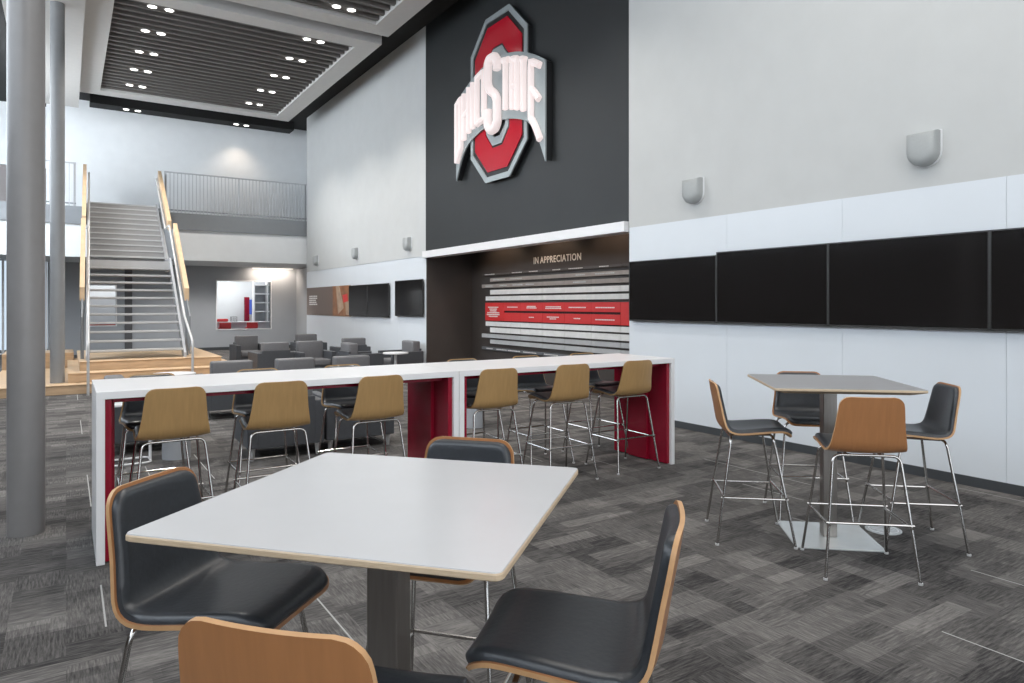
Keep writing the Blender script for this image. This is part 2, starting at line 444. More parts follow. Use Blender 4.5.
# recessed downlights
proto = thing('downlight', 'x', 'ceiling light', (1.4, 20.75, 7.44))
b = bmesh.new(); cyl(b, 0, 0, 0, 0.02, 0.080, 20); obj('lens', b, M['lamp'], proto)
b = bmesh.new()
tube(b, [(0.086*math.cos(a*PI/10), 0.086*math.sin(a*PI/10), 0.008) for a in range(20)], 0.012, 6, closed=True)
obj('trim_ring', b, M['cloud'], proto)
rows = [20.75, 19.32, 17.9, 16.46, 15.06]
names = ['farthest', 'second farthest', 'middle', 'second nearest', 'nearest']
first = True
def place_light(x, y, z, label, grp):
    global first
    if first:
        proto.location = (x, y, z); proto['label'] = label; proto['group'] = grp; first = False
    else: dup(proto, (x, y, z), 0, label, grp)
for side, xs in (('left', (1.41, 1.71)), ('right', (4.42, 4.72))):
    for yy, nm in zip(rows, names):
        for x, lr in zip(xs, ('left', 'right')):
            place_light(x, yy, 7.44, 'round downlight, %s of the %s pair, %s column of far slatted cloud' % (lr, nm, side), 'downlights in the far ceiling cloud')
for x, lr in ((4.42, 'left'), (4.72, 'right')):
    place_light(x, 13.1, 7.44, '%s round downlight of the pair at the corner of the near slatted cloud' % lr, 'downlights in the near ceiling cloud')
for x, d in ((1.55, 'left lamp of the pair above the stairs'), (1.87, 'right lamp of the pair above the stairs'), (4.75, 'left lamp of the pair above the balcony railing'), (5.07, 'right lamp of the pair above the balcony railing')):
    place_light(x, 24.2, 7.64, 'round downlight in the black ceiling strip, ' + d, 'downlights by the back wall')
def spot(name, loc, power, size, color=(1, 0.86, 0.72), tgt=None, blend=0.6):
    l = bpy.data.lights.new(name, 'SPOT'); l.energy = power; l.spot_size = math.radians(size); l.spot_blend = blend
    l.color = color; l.shadow_soft_size = 0.06
    o = bpy.data.objects.new(name, l); C.objects.link(o); o.location = loc
    d = Vector(tgt)-Vector(loc) if tgt else Vector((0, 0, -1))
    o.rotation_euler = d.to_track_quat('-Z', 'Y').to_euler()
spot('downlight_beam', (4.9, 24.3, 7.5), 62, 100, (1, 0.80, 0.62), (4.9, 24.95, 4.6), 1.0)
for x in (1.56, 4.57):
    for yy in (15.06, 17.9, 20.75): spot('downlight_beam', (x, yy, 7.35), 330, 115, (1, 0.95, 0.89))
for x in (1.56, 4.57):
    for yy in (8.2, 10.4, 12.6): spot('downlight_beam', (x, yy, 7.35), 300, 115, (1, 0.95, 0.89))

# round structural columns
b = bmesh.new(); cyl(b, -0.24, 6.03, 0, CZ, 0.114, 64)
setp(obj('column', b, M['column'], smooth=True), 'thick round grey structural column nearest, beside the white counter', 'column', 'round grey columns')
b = bmesh.new(); cyl(b, -0.135, 15.40, 0.178, CZ, 0.118, 48)
setp(obj('column', b, M['column_light'], smooth=True), 'thinner-looking round grey column standing on the wooden steps behind the near column', 'column', 'round grey columns')

# ------------------------------------------------------------------ staircase
plat = thing('timber_platform', 'stepped maple timber platform at the foot of the staircase', 'steps', (1.3, 15.5, 0))
def P(nm, x0, x1, y0, y1, z0, z1, m, lab=None):
    b = box(x0-1.3, x1-1.3, y0-15.5, y1-15.5, z0, z1, 0.006, 1); return obj(nm, b, m, plat, label=lab)
P('step', -1.2, 3.28, 14.88, 19.6, 0.0, 0.162, M['maple']); P('nosing', -1.2, 3.30, 14.86, 19.6, 0.162, 0.178, M['maple_cap'])
P('step', 0.03, 3.1, 15.22, 19.6, 0.178, 0.34, M['maple']); P('nosing', 0.025, 3.12, 15.20, 19.6, 0.34, 0.356, M['maple_cap'])
P('step', 0.22, 2.78, 15.70, 19.6, 0.356, 0.518, M['maple']); P('nosing', 0.21, 2.80, 15.68, 19.6, 0.518, 0.534, M['maple_cap'])
P('step', -1.2, 0.15, 19.0, 20.2, 0.178, 0.53, M['maple'])

st = thing('staircase', 'straight open-riser grey steel staircase rising to the balcony', 'staircase', (1.24, 16.1, 0.534), -0.026)
SX0, SX1, SY = 0.43, 2.22, 16.1
def sobj(nm, b, m, lab=None, smooth=False):
    for v in b.verts: v.co -= Vector((1.33, 16.1, 0.534))
    return obj(nm, b, m, st, smooth, lab)
R1, G1 = 0.182, 0.285
def tread(y, z, dark=True):
    w = SX0+0.04, SX1-0.04
    t = sobj('tread', box(w[0], w[1], y, y+0.29, z-0.045, z, 0.004, 1), M['tread'])
    nb = box(w[0], w[1], y-0.012, y+0.03, z-0.04, z+0.004, 0.006, 1)
    for v in nb.verts: v.co -= Vector((1.33, 16.1, 0.534))
    obj('nosing', nb, M['tread_nose'], t)
for k in range(11): tread(SY+k*G1, 0.534+R1*(k+1))
LY, LZ = SY+11*G1, 0.534+12*R1
UY = LY+1.05
R2 = (4.60-LZ)/11; G2 = (23.5-UY)/11
sobj('landing', box(SX0+0.02, SX1-0.02, LY-0.02, UY+0.2, LZ-0.16, LZ), M['tread_nose'])
for k in range(11):
    tread(UY+k*G2, LZ+R2*(k+1))
    sobj('riser', box(SX0+0.05, SX1-0.05, UY+k*G2+0.24, UY+k*G2+0.255, LZ+R2*(k+1)-0.03, LZ+R2*(k+2)-0.05 if k < 10 else LZ+R2*(k+1)+0.0), M['tread'])
# stringers with guard panels
def line_pts(off):   # points along stair nosing line at height off
    return [(SY-0.15, 0.534+off), (LY, LZ+off), (UY, LZ+off), (23.5, 4.60+off)]
def ribbon(x0, x1, lo, hi, a=0, b_=3):
    b = bmesh.new(); L1, L2 = line_pts(lo), line_pts(hi)
    for i in range(a, b_): 
        prism_yz(b, [L1[i], L1[i+1], L2[i+1], L2[i]], x0, x1)
    return b
for x0, x1 in ((SX0-0.01, SX0+0.04), (SX1-0.04, SX1+0.01)):
    sobj('stringer', ribbon(x0, x1, -0.22, 0.10), M['rail'])
# balustrades: steel panel, timber cap, inner tubular handrail on each side
for s, xi, xo in ((-1, SX0-0.02, SX0-0.13), (1, SX1+0.02, SX1+0.13)):
    lo, hi = sorted((xi, xo))
    xm = (xi+xo)/2
    g = sobj('balustrade_panel', ribbon(xm-0.012, xm+0.012, 0.06, 0.86), M['slab_grey'])
    for a, b_ in ((0, 1), (2, 3)):
        L_ = line_pts(0)
        ya, za = L_[a]; yb, zb = L_[b_]
        if a == 0: ya += 0.55; za += 0.36; yb -= 0.25; zb -= 0.15
        else: yb += 0.05; zb += 0.03; ya += 0.10; za += 0.06
        b = bmesh.new(); prism_yz(b, [(ya, za+0.83), (yb, zb+0.83), (yb, zb+1.10), (ya, za+1.10)], xm-0.045, xm+0.045)
        sobj('timber_rail', b, M['maple_cap'])
    b = bmesh.new(); bx(b, xm-0.03, xm+0.03, SY+0.35, SY+0.42, 0.534, 1.55); sobj('post', b, M['slab_grey'])
    # handrail
    xh = xi-s*0.055
    pts = [(xh, 14.55, 0.0), (xh, 14.55, 0.93), (xh, SY-0.2, 0.534+0.86), (xh, LY, LZ+0.92), (xh, UY, LZ+0.92), (xh, 23.3, 4.60+0.86), (xh, 23.55, 4.60+0.86)]
    b = bmesh.new(); tube(b, round_path(pts, 0.09), 0.024, 10); sobj('handrail', b, M['leg_grey'], smooth=True)
    for yy, zz in ((SY+1.2, 0), (LY+0.4, 0), (21.8, 0)):
        if yy < LY: z0 = 0.534+(yy-SY)/(11*G1)*(12*R1)
        elif yy < UY: z0 = LZ
        else: z0 = LZ+(yy-UY)/(11*G2)*(11*R2)
        b = bmesh.new(); tube(b, [(xh, yy, z0+0.86), (xh+s*0.03, yy, z0+0.78), (xm, yy, z0+0.76)], 0.010, 8); sobj('rail_bracket', b, M['rail'])

# balcony railings
def railing(x0, x1, label):
    t = thing('balcony_railing', label, 'railing', (x0, 23.42, 4.45), 0, 'balcony railings')
    w = x1-x0
    b = bmesh.new(); bx(b, 0, w, -0.03, 0.03, 1.24, 1.275, 0.004, 1); obj('top_rail', b, M['rail'], t)
    b = bmesh.new(); bx(b, 0, w, -0.02, 0.02, 0.08, 0.12); obj('bottom_rail', b, M['slab_grey'], t)
    n = int(w/0.105)
    pb = bmesh.new(); bx(pb, -0.010, 0.010, -0.012, 0.012, -0.05, 1.245)
    p0 = obj('baluster', pb, M['rail'], t); p0.location = (0.05, -0.01, 0)
    for i in range(1, n):
        q = p0.copy(); C.objects.link(q); q.parent = t; q.location = (0.05+i*(w-0.1)/(n-1), -0.01, 0)
    np_ = max(1, int(w/1.6))
    for i in range(np_+1):
        pb = bmesh.new(); bx(pb, -0.02, 0.02, -0.02, 0.02, -0.02, 1.245)
        q = obj('post', pb, M['rail'], t); q.location = (0.025+i*(w-0.05)/np_, 0.022, 0)
railing(2.52, WX+0.02, 'long grey balustered balcony railing to the right of the staircase')
railing(-0.9, 0.24, 'short stretch of grey balcony railing left of the staircase')

# room behind the internal windows
RY = 29.6
bm = bmesh.new(); bx(bm, -0.3, 7.6, RY, RY+0.1, 0, 3.1); bx(bm, 7.5, 7.6, FY+0.15, RY, 0, 3.1); bx(bm, -0.5, -0.3, FY+0.15, RY, 0, 3.1)
bx(bm, -0.3, 7.6, FY+0.15, RY, 3.0, 3.1)
struct('wall_room', bm, M['paint_white'])
area('room_light', (5.0, 28.2, 2.9), (0, 0, -1), 3.5, 1.8, 75, (1, 0.97, 0.93))
area('room_light_stairs', (1.2, 28.2, 2.9), (0, 0, -1), 2.0, 1.8, 45, (1, 0.97, 0.93))
for x, l in ((5.05, 'left'), (5.55, 'right')):
    o = obj('panel_light', box(-0.16, 0.16, -0.3, 0.3, 0, 0.03, 0.005, 1), M['lamp']); o.location = (x, 28.7, 2.80)
    setp(o, '%s of two small bright ceiling panels seen through the interior window' % l, 'ceiling light', 'panel lights in the back room')
t = thing('counter', 'white counter in the room behind the interior window', 'counter', (5.6, 27.6, 0))
obj('countertop', box(-1.5, 1.5, -0.35, 0.35, 0.96, 1.0, 0.004, 1), M['white_lam'], t)
obj('body', box(-1.45, 1.45, -0.05, 0.3, 0, 0.96), M['white_lam'], t)
ch = thing('stool', 'x', 'stool', (4.9, 27.05, 0), 0, 'red stools at the back room counter')
obj('seat', box(-0.2, 0.2, -0.14, 0.14, 0.72, 0.80, 0.02), M['red_plaque'], ch)
obj('backrest', box(-0.2, 0.2, -0.18, -0.14, 0.78, 0.98, 0.015), M['red_plaque'], ch)
for sx in (-0.15, 0.15):
    for sy in (-0.12, 0.1):
        b = bmesh.new(); tube(b, [(sx*1.2, sy*1.2, 0), (sx, sy, 0.73)], 0.012, 8); obj('leg', b, M['chrome'], ch)
ch['label'] = 'left red-backed stool seen at the bottom of the interior window'
dup(ch, (5.85, 27.05, 0), 0, 'right red-backed stool seen at the bottom of the interior window')
t = thing('shelving_unit', 'white open grid shelving seen at the right of the interior window', 'shelf', (6.75, 28.4, 0))
for i in range(3): obj('upright', box(-0.55+i*0.5, -0.50+i*0.5, -0.15, 0.15, 0, 2.6), M['white_lam'], t)
obj('back_panel', box(-0.55, 0.5, 0.15, 0.17, 0, 2.6), M['far_wall'], t)
for z in (0.4, 0.9, 1.35, 1.7, 2.05, 2.4): obj('shelf', box(-0.52, 0.5, -0.15, 0.15, z, z+0.04), M['white_lam'], t)
t = thing('display_stand', 'red display panel with a blue screen seen through the interior window', 'display', (6.2, 29.3, 0))
obj('panel', box(-0.14, 0.05, -0.05, 0.05, 0.0, 1.95, 0.005, 1), M['red_lam'], t)
obj('screen', box(0.05, 0.17, -0.06, 0.04, 1.25, 1.85, 0.005, 1), M['blue'], t)
o = obj('cushion', box(-0.28, 0.28, -0.15, 0.15, 0, 0.11, 0.04, 3), M['red_plaque'], smooth=True); o.location = (4.85, 27.7, 1.0)
setp(o, 'red cushion lying on the white counter behind the window', 'cushion')
t = thing('wire_basket', 'small dark wire basket on the counter behind the window', 'basket', (5.35, 27.7, 1.0))
for z in (0.02, 0.1, 0.18):
    b = bmesh.new(); tube(b, [(0.12*math.cos(a*PI/8), 0.1*math.sin(a*PI/8), z) for a in range(16)], 0.007, 6, closed=True); obj('hoop', b, M['base'], t)
b = bmesh.new()
for a in range(8): tube(b, [(0.12*math.cos(a*PI/4), 0.1*math.sin(a*PI/4), 0), (0.12*math.cos(a*PI/4), 0.1*math.sin(a*PI/4), 0.19)], 0.005, 6)
obj('wires', b, M['base'], t)
t = thing('cabinet', 'white cabinet with a red base strip seen through the stair treads', 'cabinet', (1.1, 28.4, 0))
obj('body', box(-0.8, 0.8, -0.3, 0.3, 0, 1.0, 0.006, 1), M['red_plaque'], t); obj('top', box(-0.8, 0.8, -0.32, 0.3, 1.0, 1.9, 0.006, 1), M['white_lam'], t)

# linear light under the balcony
t = thing('linear_light', 'warm linear light under the balcony at the corner', 'ceiling light', (6.45, 26.3, 3.02))
obj('housing', box(-0.75, 0.75, -0.05, 0.05, -0.03, 0.0), M['cloud'], t); obj('lens', box(-0.74, 0.74, -0.035, 0.035, -0.04, -0.03), M['led'], t)
area('linear_light_glow', (6.45, 26.3, 2.96), (0, 0.35, -1), 1.4, 0.06, 22, (1, 0.84, 0.70))
spot('under_balcony_beam', (3.6, 24.6, 2.98), 130, 145, (1, 0.95, 0.9))
spot('under_balcony_beam', (5.6, 24.6, 2.98), 130, 145, (1, 0.95, 0.9))

# ------------------------------------------------------------------ recess: donor wall
spot('niche_beam', (7.4, 12.6, 3.3), 34, 120, (1, 0.75, 0.55), (7.98, 12.6, 1.6))
spot('niche_beam', (7.4, 10.8, 3.3), 34, 120, (1, 0.75, 0.55), (7.98, 10.8, 1.6))
spot('niche_beam', (7.4, 9.0, 3.3), 34, 120, (1, 0.75, 0.55), (7.98, 9.0, 1.6))
XB = 7.96
rows_ = [(2.286, 2.335, 13.56, 'plaque_dark', 'topmost'), (2.148, 2.222, 13.21, 'plaque_taupe', 'second'), (2.012, 2.092, 13.57, 'plaque_taupe', 'third'),
         (1.862, 1.963, 13.21, 'plaque_white', 'fourth'), (1.730, 1.822, 13.40, 'plaque_white', 'fifth'),
         (1.163, 1.260, 13.40, 'plaque_white', 'sixth'), (1.022, 1.130, 13.21, 'plaque_white', 'seventh'), (0.900, 0.985, 13.57, 'plaque_grey', 'eighth'),
         (0.775, 0.860, 13.21, 'plaque_grey', 'ninth'), (0.630, 0.690, 13.57, 'plaque_slate', 'lowest')]
joints = [13.0, 12.37, 11.98, 11.19, 10.47, 9.675, 8.9, 8.15, 7.46]
for z0, z1, ys, mk, nm in rows_:
    t = thing('plaque_row', '%s thin name plaque strip on the appreciation wall, %s' % (nm, {'plaque_dark': 'dark taupe', 'plaque_taupe': 'taupe', 'plaque_white': 'off-white', 'plaque_grey': 'pale grey', 'plaque_slate': 'slate grey'}[mk]), 'plaque', (XB, 10.42, z0), 0, 'name plaque strips on the appreciation wall')
    js = [ys]+[j for j in joints if j < ys-0.3]
    for a, b_ in zip(js[:-1], js[1:]):
        p = obj('plaque', box(-0.035, 0.0, b_-10.5+0.004, a-10.5-0.004, 0, z1-z0), M[mk], t)
        if mk in ('plaque_dark', 'plaque_slate', 'plaque_taupe') and random.random() < 0.8:
            m_ = (a+b_)/2-10.5+random.uniform(-.1, .1); w = random.uniform(0.10, 0.24); bb = bmesh.new(); yy = m_-w
            while yy < m_+w:
                l = random.uniform(0.02, 0.06); bx(bb, -0.038, -0.034, yy, yy+l, (z1-z0)*0.35, (z1-z0)*0.65); yy += l+0.012
            obj('lettering', bb, M['plaque_grey'] if mk == 'plaque_taupe' else M['ink'], p)
t = thing('red_plaque_panel', 'wide red plaque panel with small white print across the appreciation wall', 'plaque', (XB, 10.42, 1.285))
for a, b_ in zip([13.40, 12.62, 11.98, 11.19, 10.47, 9.675, 8.90], [12.62, 11.98, 11.19, 10.47, 9.675, 8.90, 7.46]):
    full = a > 13 or b_ < 8
    if full: obj('plaque', box(-0.045, 0, b_-10.5+0.003, a-10.5-0.003, 0, 0.395), M['red_plaque'], t)
    else:
        obj('plaque', box(-0.045, 0, b_-10.5+0.003, a-10.5-0.003, 0, 0.18), M['red_plaque'], t)
        obj('plaque', box(-0.045, 0, b_-10.5+0.003, a-10.5-0.003, 0.222, 0.395), M['red_plaque'], t)
obj('slot', box(-0.01, 0, 8.90-10.5, 12.62-10.5, 0.18, 0.222), M['ink_slot'], t)
def dashes(cy, cz, w, h=0.022):
    bb = bmesh.new(); yy = cy-w/2
    while yy < cy+w/2:
        l = min(random.uniform(0.025, 0.07), cy+w/2-yy+0.01); bx(bb, -0.049, -0.044, yy, yy+l, cz-h/2, cz+h/2); yy += l+0.010
    for v in bb.verts: v.co.y -= 10.5
    obj('lettering', bb, M['ink'], t)
for i, w in enumerate((0.42, 0.30, 0.26, 0.50, 0.52, 0.36)): dashes(13.05, 0.295-i*0.040, w, 0.024)
for cy, cz, w in ((12.28, .30, .40), (11.57, .315, .30), (11.57, .285, .36), (10.83, .31, .50), (10.83, .28, .52), (10.08, .30, .50), (9.3, .30, .50),
                  (11.57, .095, .18), (10.83, .11, .38), (10.83, .075, .20), (10.08, .095, .18), (9.3, .085, .50)): dashes(cy, cz, w, 0.020)
for i, w in enumerate((0.3, 0.2, 0.5, 0.46, 0.3)): dashes(8.30, 0.33-i*0.060, w, 0.022)
def text_mesh(s, h, w, m, name, depth=0.003):
    cu = bpy.data.curves.new(name, 'FONT'); cu.body = s; cu.extrude = depth; cu.offset = 0.012; cu.space_character = 1.12; cu.resolution_u = 3
    tmp = bpy.data.objects.new('t', cu); C.objects.link(tmp)
    dg = bpy.context.evaluated_depsgraph_get(); dg.update()
    me = bpy.data.meshes.new_from_object(tmp.evaluated_get(dg)); bpy.data.objects.remove(tmp)
    xs = [v.co.x for v in me.vertices]; ys = [v.co.y for v in me.vertices]
    ax, bx_ = min(xs), max(xs); ay, by_ = min(ys), max(ys)
    for v in me.vertices:
        x, y_, z = v.co
        # reading direction runs toward -Y on a wall facing -X
        v.co = (-z, -((x-ax)/(bx_-ax)-0.5)*w, (y_-ay)/(by_-ay)*h)
    me.flip_normals()
    me.materials.clear(); me.materials.append(m)
    o = bpy.data.objects.new(name, me); C.objects.link(o); return o
t = thing('wall_lettering', 'cream raised lettering IN APPRECIATION at the top of the brown recess', 'sign', (7.978, 10.73, 2.462))
for word, yc, w in (('IN', 0.683, 0.165), ('APPRECIATION', -0.112, 1.306)):
    o = text_mesh(word, 0.135, w, M['letter_cream'], 'word'); o.parent = t; o.location = (0, yc, 0)

# ------------------------------------------------------------------ the big lit O sign
t = thing('illuminated_sign', 'large silver and red letter O emblem with glowing white OHIO STATE lettering', 'sign', (WX, 10.85, 3.95))
def S(nm, b, m, lab=None, smooth=False, parent=None):
    for v in b.verts: v.co -= Vector((WX, 10.85, 3.95))
    return obj(nm, b, m, parent or t, smooth, lab)
def octo(hw, zt, zb, fw, fz):
    c = 10.85
    return [(c-hw, zb+fz), (c-hw, zt-fz), (c-fw, zt), (c+fw, zt), (c+hw, zt-fz), (c+hw, zb+fz), (c+fw, zb), (c-fw, zb)]
o_out = octo(0.985, 7.06, 3.95, 0.42, 0.55); o_blk = octo(0.895, 6.96, 4.05, 0.38, 0.51); o_red = octo(0.82, 6.87, 4.14, 0.345, 0.475)
i_red = octo(0.42, 6.44, 4.57, 0.17, 0.28); i_blk = octo(0.39, 6.40, 4.61, 0.16, 0.26); i_out = octo(0.28, 6.25, 4.76, 0.10, 0.18)
b = bmesh.new(); ring_yz(b, octo(0.96, 7.03, 3.98, .41, .54), i_out, WX-0.10, WX-0.004); S('backing', b, M['sign_black'])
b = bmesh.new(); ring_yz(b, o_out, o_blk, WX-0.13, WX-0.10); ring_yz(b, i_blk, i_out, WX-0.13, WX-0.10); S('silver_outline', b, M['sign_grey'])
b = bmesh.new(); ring_yz(b, o_blk, i_blk, WX-0.11, WX-0.10); S('black_inline', b, M['sign_black'])
b = bmesh.new(); ring_yz(b, o_red, i_red, WX-0.125, WX-0.11); S('red_face', b, M['red'])
c0 = 10.86
def ztop(d): return 6.13-0.20*d*d
def zbot(d): return 5.12-0.20*d*d-(1.5*(abs(d)-1)**2 if abs(d) > 1 else 0)
pl = []
for i in range(25):
    d = -1.58+3.10*i/24; pl.append((c0+d, ztop(d)+0.075))
low = []
for i in range(25):
    d = 1.52-3.10*i/24; low.append((c0+d, zbot(d)-0.10))
outline = pl+low
for k, (x0, x1, m_, grow) in enumerate(((WX-0.16, WX-0.13, 'sign_grey', 0), (WX-0.13, WX-0.02, 'sign_black', -0.02))):
    b = bmesh.new()
    for i in range(24):
        a, c = i, i+1
        q = [pl[a], pl[c], low[24-c], low[24-a]]
        prism_yz(b, [(yy, z+(grow if j < 2 else -grow)) for j, (yy, z) in enumerate(q)], x0, x1)
    bmesh.ops.remove_doubles(b, verts=b.verts[:], dist=1e-4)
    S('banner_plate', b, M[m_])
LET = {'O': [[(0.0, 0.0), (0.0, 1), (1, 1), (1, 0), (0, 0)]],
       'H': [[(0, 0), (0, 1)], [(1, 0), (1, 1)], [(0, .5), (1, .5)]],
       'I': [[(0.5, 0), (0.5, 1)]],
       'T': [[(0, 1), (1, 1)], [(0.5, 1), (0.5, 0)]],
       'A': [[(0, 0), (0, 1), (1, 1), (1, 0)], [(0, .45), (1, .45)]],
       'E': [[(1, 1), (0, 1), (0, 0), (1, 0)], [(0, .52), (.9, .52)]]}
def glyph(ch_, ya, yb):       # ya > yb, reading direction toward -Y
    b = bmesh.new(); r = 0.063
    for sl in LET[ch_]:
        pts = []
        for (u0, v0), (u1, v1) in zip(sl[:-1], sl[1:]):
            for k in range(7):
                u = u0+(u1-u0)*k/6; v = v0+(v1-v0)*k/6
                Y_ = ya-0.055+(yb-ya+0.11)*u; d = Y_-c0
                p = (WX-0.19, Y_, (zbot(d)+0.06)+(ztop(d)-zbot(d)-0.12)*v)
                if not pts or (Vector(p)-Vector(pts[-1])).length > 1e-4: pts.append(p)
        tube(b, pts, r, 8)
        tube(b, [(p[0]-0.012, p[1], p[2]) for p in pts], r*0.8, 8)
    S('lit_letter', b, M['neon'], smooth=True)
for ch_, ya, yb in (('O', 12.34, 12.06), ('H', 12.04, 11.74), ('I', 11.72, 11.56), ('O', 11.53, 11.15), ('T', 10.60, 10.30), ('A', 10.28, 10.01), ('T', 9.99, 9.75), ('E', 9.70, 9.32)):
    glyph(ch_, ya, yb)
b = bmesh.new()
spts = [(10.71, 5.93), (10.71, 6.12), (10.80, 6.21), (10.97, 6.21), (11.04, 6.12), (11.04, 5.75), (10.97, 5.63), (10.78, 5.50), (10.71, 5.38), (10.71, 4.98), (10.80, 4.87), (10.95, 4.87), (11.04, 4.98), (11.04, 5.28)]
tube(b, round_path([(WX-0.21, y_, z_) for y_, z_ in spts], 0.05, 3), 0.085, 10)
S('lit_letter', b, M['neon'], smooth=True)

# ------------------------------------------------------------------ televisions on the right wall
def tv(y0, y1, z0, z1, label, grp):
    r = thing('television', label, 'television', (WX-0.002, (y0+y1)/2, z0), 0, grp)
    w = (y1-y0)/2; h = z1-z0
    obj('housing', box(-0.04, 0, -w+0.05, w-0.05, 0.05, h-0.05, 0.01, 1), M['tv_frame'], r)
    b = bmesh.new(); t_ = 0.012
    bx(b, -0.062, -0.04, -w, w, 0, t_+0.006); bx(b, -0.062, -0.04, -w, w, h-t_, h); bx(b, -0.062, -0.04, -w, -w+t_, 0, h); bx(b, -0.062, -0.04, w-t_, w, 0, h)
    obj('bezel', b, M['tv_frame'], r)
    obj('screen', box(-0.058, -0.036, -w+t_, w-t_, t_, h-t_), M['tv_screen'], r)
tv(5.785, 7.36, 1.405, 2.25, 'switched-off wall television next to the dark recess edge', 'wall televisions')
tv(4.293, 5.783, 1.405, 2.285, 'switched-off wall television, second from the recess', 'wall televisions')
tv(2.775, 4.291, 1.405, 2.285, 'large switched-off wall television above the right-hand high table', 'wall televisions')
tv(1.26, 2.773, 1.405, 2.285, 'wall television cut off by the right edge of the view', 'wall televisions')
tv(17.58, 19.0, 1.32, 2.18, 'lounge television beside the brown wall graphic', 'lounge televisions')
tv(16.12, 17.56, 1.32, 2.18, 'lounge television in the middle, its edge standing off the wall', 'lounge televisions')
tv(14.16, 15.72, 1.36, 2.22, 'lounge television closest to the brown recess', 'lounge televisions')
t = thing('wall_graphic', 'brown wall graphic with a small white text block and orange picture', 'wall graphic', (WX-0.004, 21.2, 1.30))
obj('panel', box(-0.01, 0, -2.2, 2.05, 0, 0.90), M['brown_graphic'], t)
obj('picture', box(-0.013, -0.010, -2.2, -0.65, 0.0, 0.90), M['orange'], t, label='orange picture area')
b = bmesh.new(); prism_yz(b, [(-0.95, 0.9), (-1.25, 0.9), (-1.65, 0.25), (-1.15, 0.06)], -0.016, -0.013); obj('picture_stripe', b, M['tan'], t)  # tan stripe printed in the mural picture
b = bmesh.new(); prism_yz(b, [(-1.55, 0.62), (-1.95, 0.66), (-2.0, 0.42), (-1.62, 0.40)], -0.016, -0.013); obj('picture_patch', b, M['red_plaque'], t)
b = bmesh.new(); prism_yz(b, [(-1.75, 0.42), (-2.1, 0.45), (-2.12, 0.05), (-1.85, 0.05)], -0.016, -0.013); obj('picture_patch', b, M['tan'], t)
b = bmesh.new()
for i in range(5):
    yy = 1.75
    while yy > 1.05:
        l = random.uniform(0.08, 0.2); bx(b, -0.014, -0.010, yy-l, yy, 0.33+i*0.066, 0.33+i*0.066+0.042); yy -= l+0.03
obj('text_block', b, M['ink'], t)

# ------------------------------------------------------------------ wall speakers
def shield(hw, zt, zr, n=12):
    pts = [(-hw, zt), (-hw, zr)]
    for k in range(1, n): a = PI+PI*k/n; pts.append((hw*math.cos(a), zr+hw*math.sin(a)))
    return pts+[(hw, zr), (hw, zt)]
sp = thing('wall_speaker', 'x', 'speaker', (WX, 6.17, 2.93), 0, 'half-round wall speakers')
b = bmesh.new()
for i, (sc, x) in enumerate(((1.0, 0.0), (1.0, -0.07), (0.96, -0.105), (0.86, -0.13), (0.6, -0.145))):
    ring = [b.verts.new((x, yy*sc, 0.165+(z-0.165)*sc)) for yy, z in shield(0.135, 0.325, 0.14)]
    if i:
        n = len(ring)
        for k in range(n): b.faces.new((prev_[k], prev_[(k+1) % n], ring[(k+1) % n], ring[k]))
    prev_ = ring
b.faces.new(prev_)
obj('shell', b, M['speaker'], sp, smooth=True)
b = bmesh.new(); prism_yz(b, [(yy*1.06, 0.165+(z-0.165)*1.04) for yy, z in shield(0.135, 0.325, 0.14)], -0.02, 0.0); obj('mount', b, M['paint_white'], sp)
sp['label'] = 'half-round grey wall speaker above the white panels near the charcoal wall'
dup(sp, (WX, 3.33, 2.93), 0, 'half-round grey wall speaker highest at the right, above the large television')
dup(sp, (WX, 15.0, 2.90), 0, 'wall speaker nearest the charcoal wall on the far lounge wall')
dup(sp, (WX, 18.5, 2.90), 0, 'middle wall speaker of three on the far lounge wall')
dup(sp, (WX, 22.1, 2.90), 0, 'wall speaker closest to the balcony corner')

# ------------------------------------------------------------------ long high counter in two units
def bar_unit(x0, x1, label):
    r = thing('high_counter', label, 'counter', ((x0+x1)/2, 5.44, 0), 0, 'white high counter units')
    w = (x1-x0)/2; y0, y1 = -0.43, 0.43
    obj('countertop', box(-w, w, y0, y1, 1.037, 1.085, 0.002, 1), M['white_lam'], r)
    for s in (-1, 1):
        a, c = sorted((s*w, s*(w-0.048)))
        obj('side_panel', box(a, c, y0, y1, 0.0, 1.037, 0.002, 1), M['white_lam'], r)
        a, c = sorted((s*(w-0.048), s*(w-0.085)))
        obj('red_lining', box(a, c, y0+0.03, y1-0.03, 0.01, 1.037), M['red_lam'], r, label='glossy red inner panel')
        a, c = sorted((s*(w-0.085), s*(w-0.115)))
        obj('red_rib', box(a, c, -0.14, 0.14, 0.01, 0.99, 0.002, 1), M['red_lam'], r)
    obj('red_lining', box(-w+0.095, w-0.095, y0+0.12, y1-0.12, 1.0, 1.037), M['red_lam'], r, label='red underside lining')
bar_unit(0.157, 2.725, 'left half of the long white high counter with red inside')
bar_unit(2.729, 5.235, 'right half of the long white high counter, ending by the white wall')

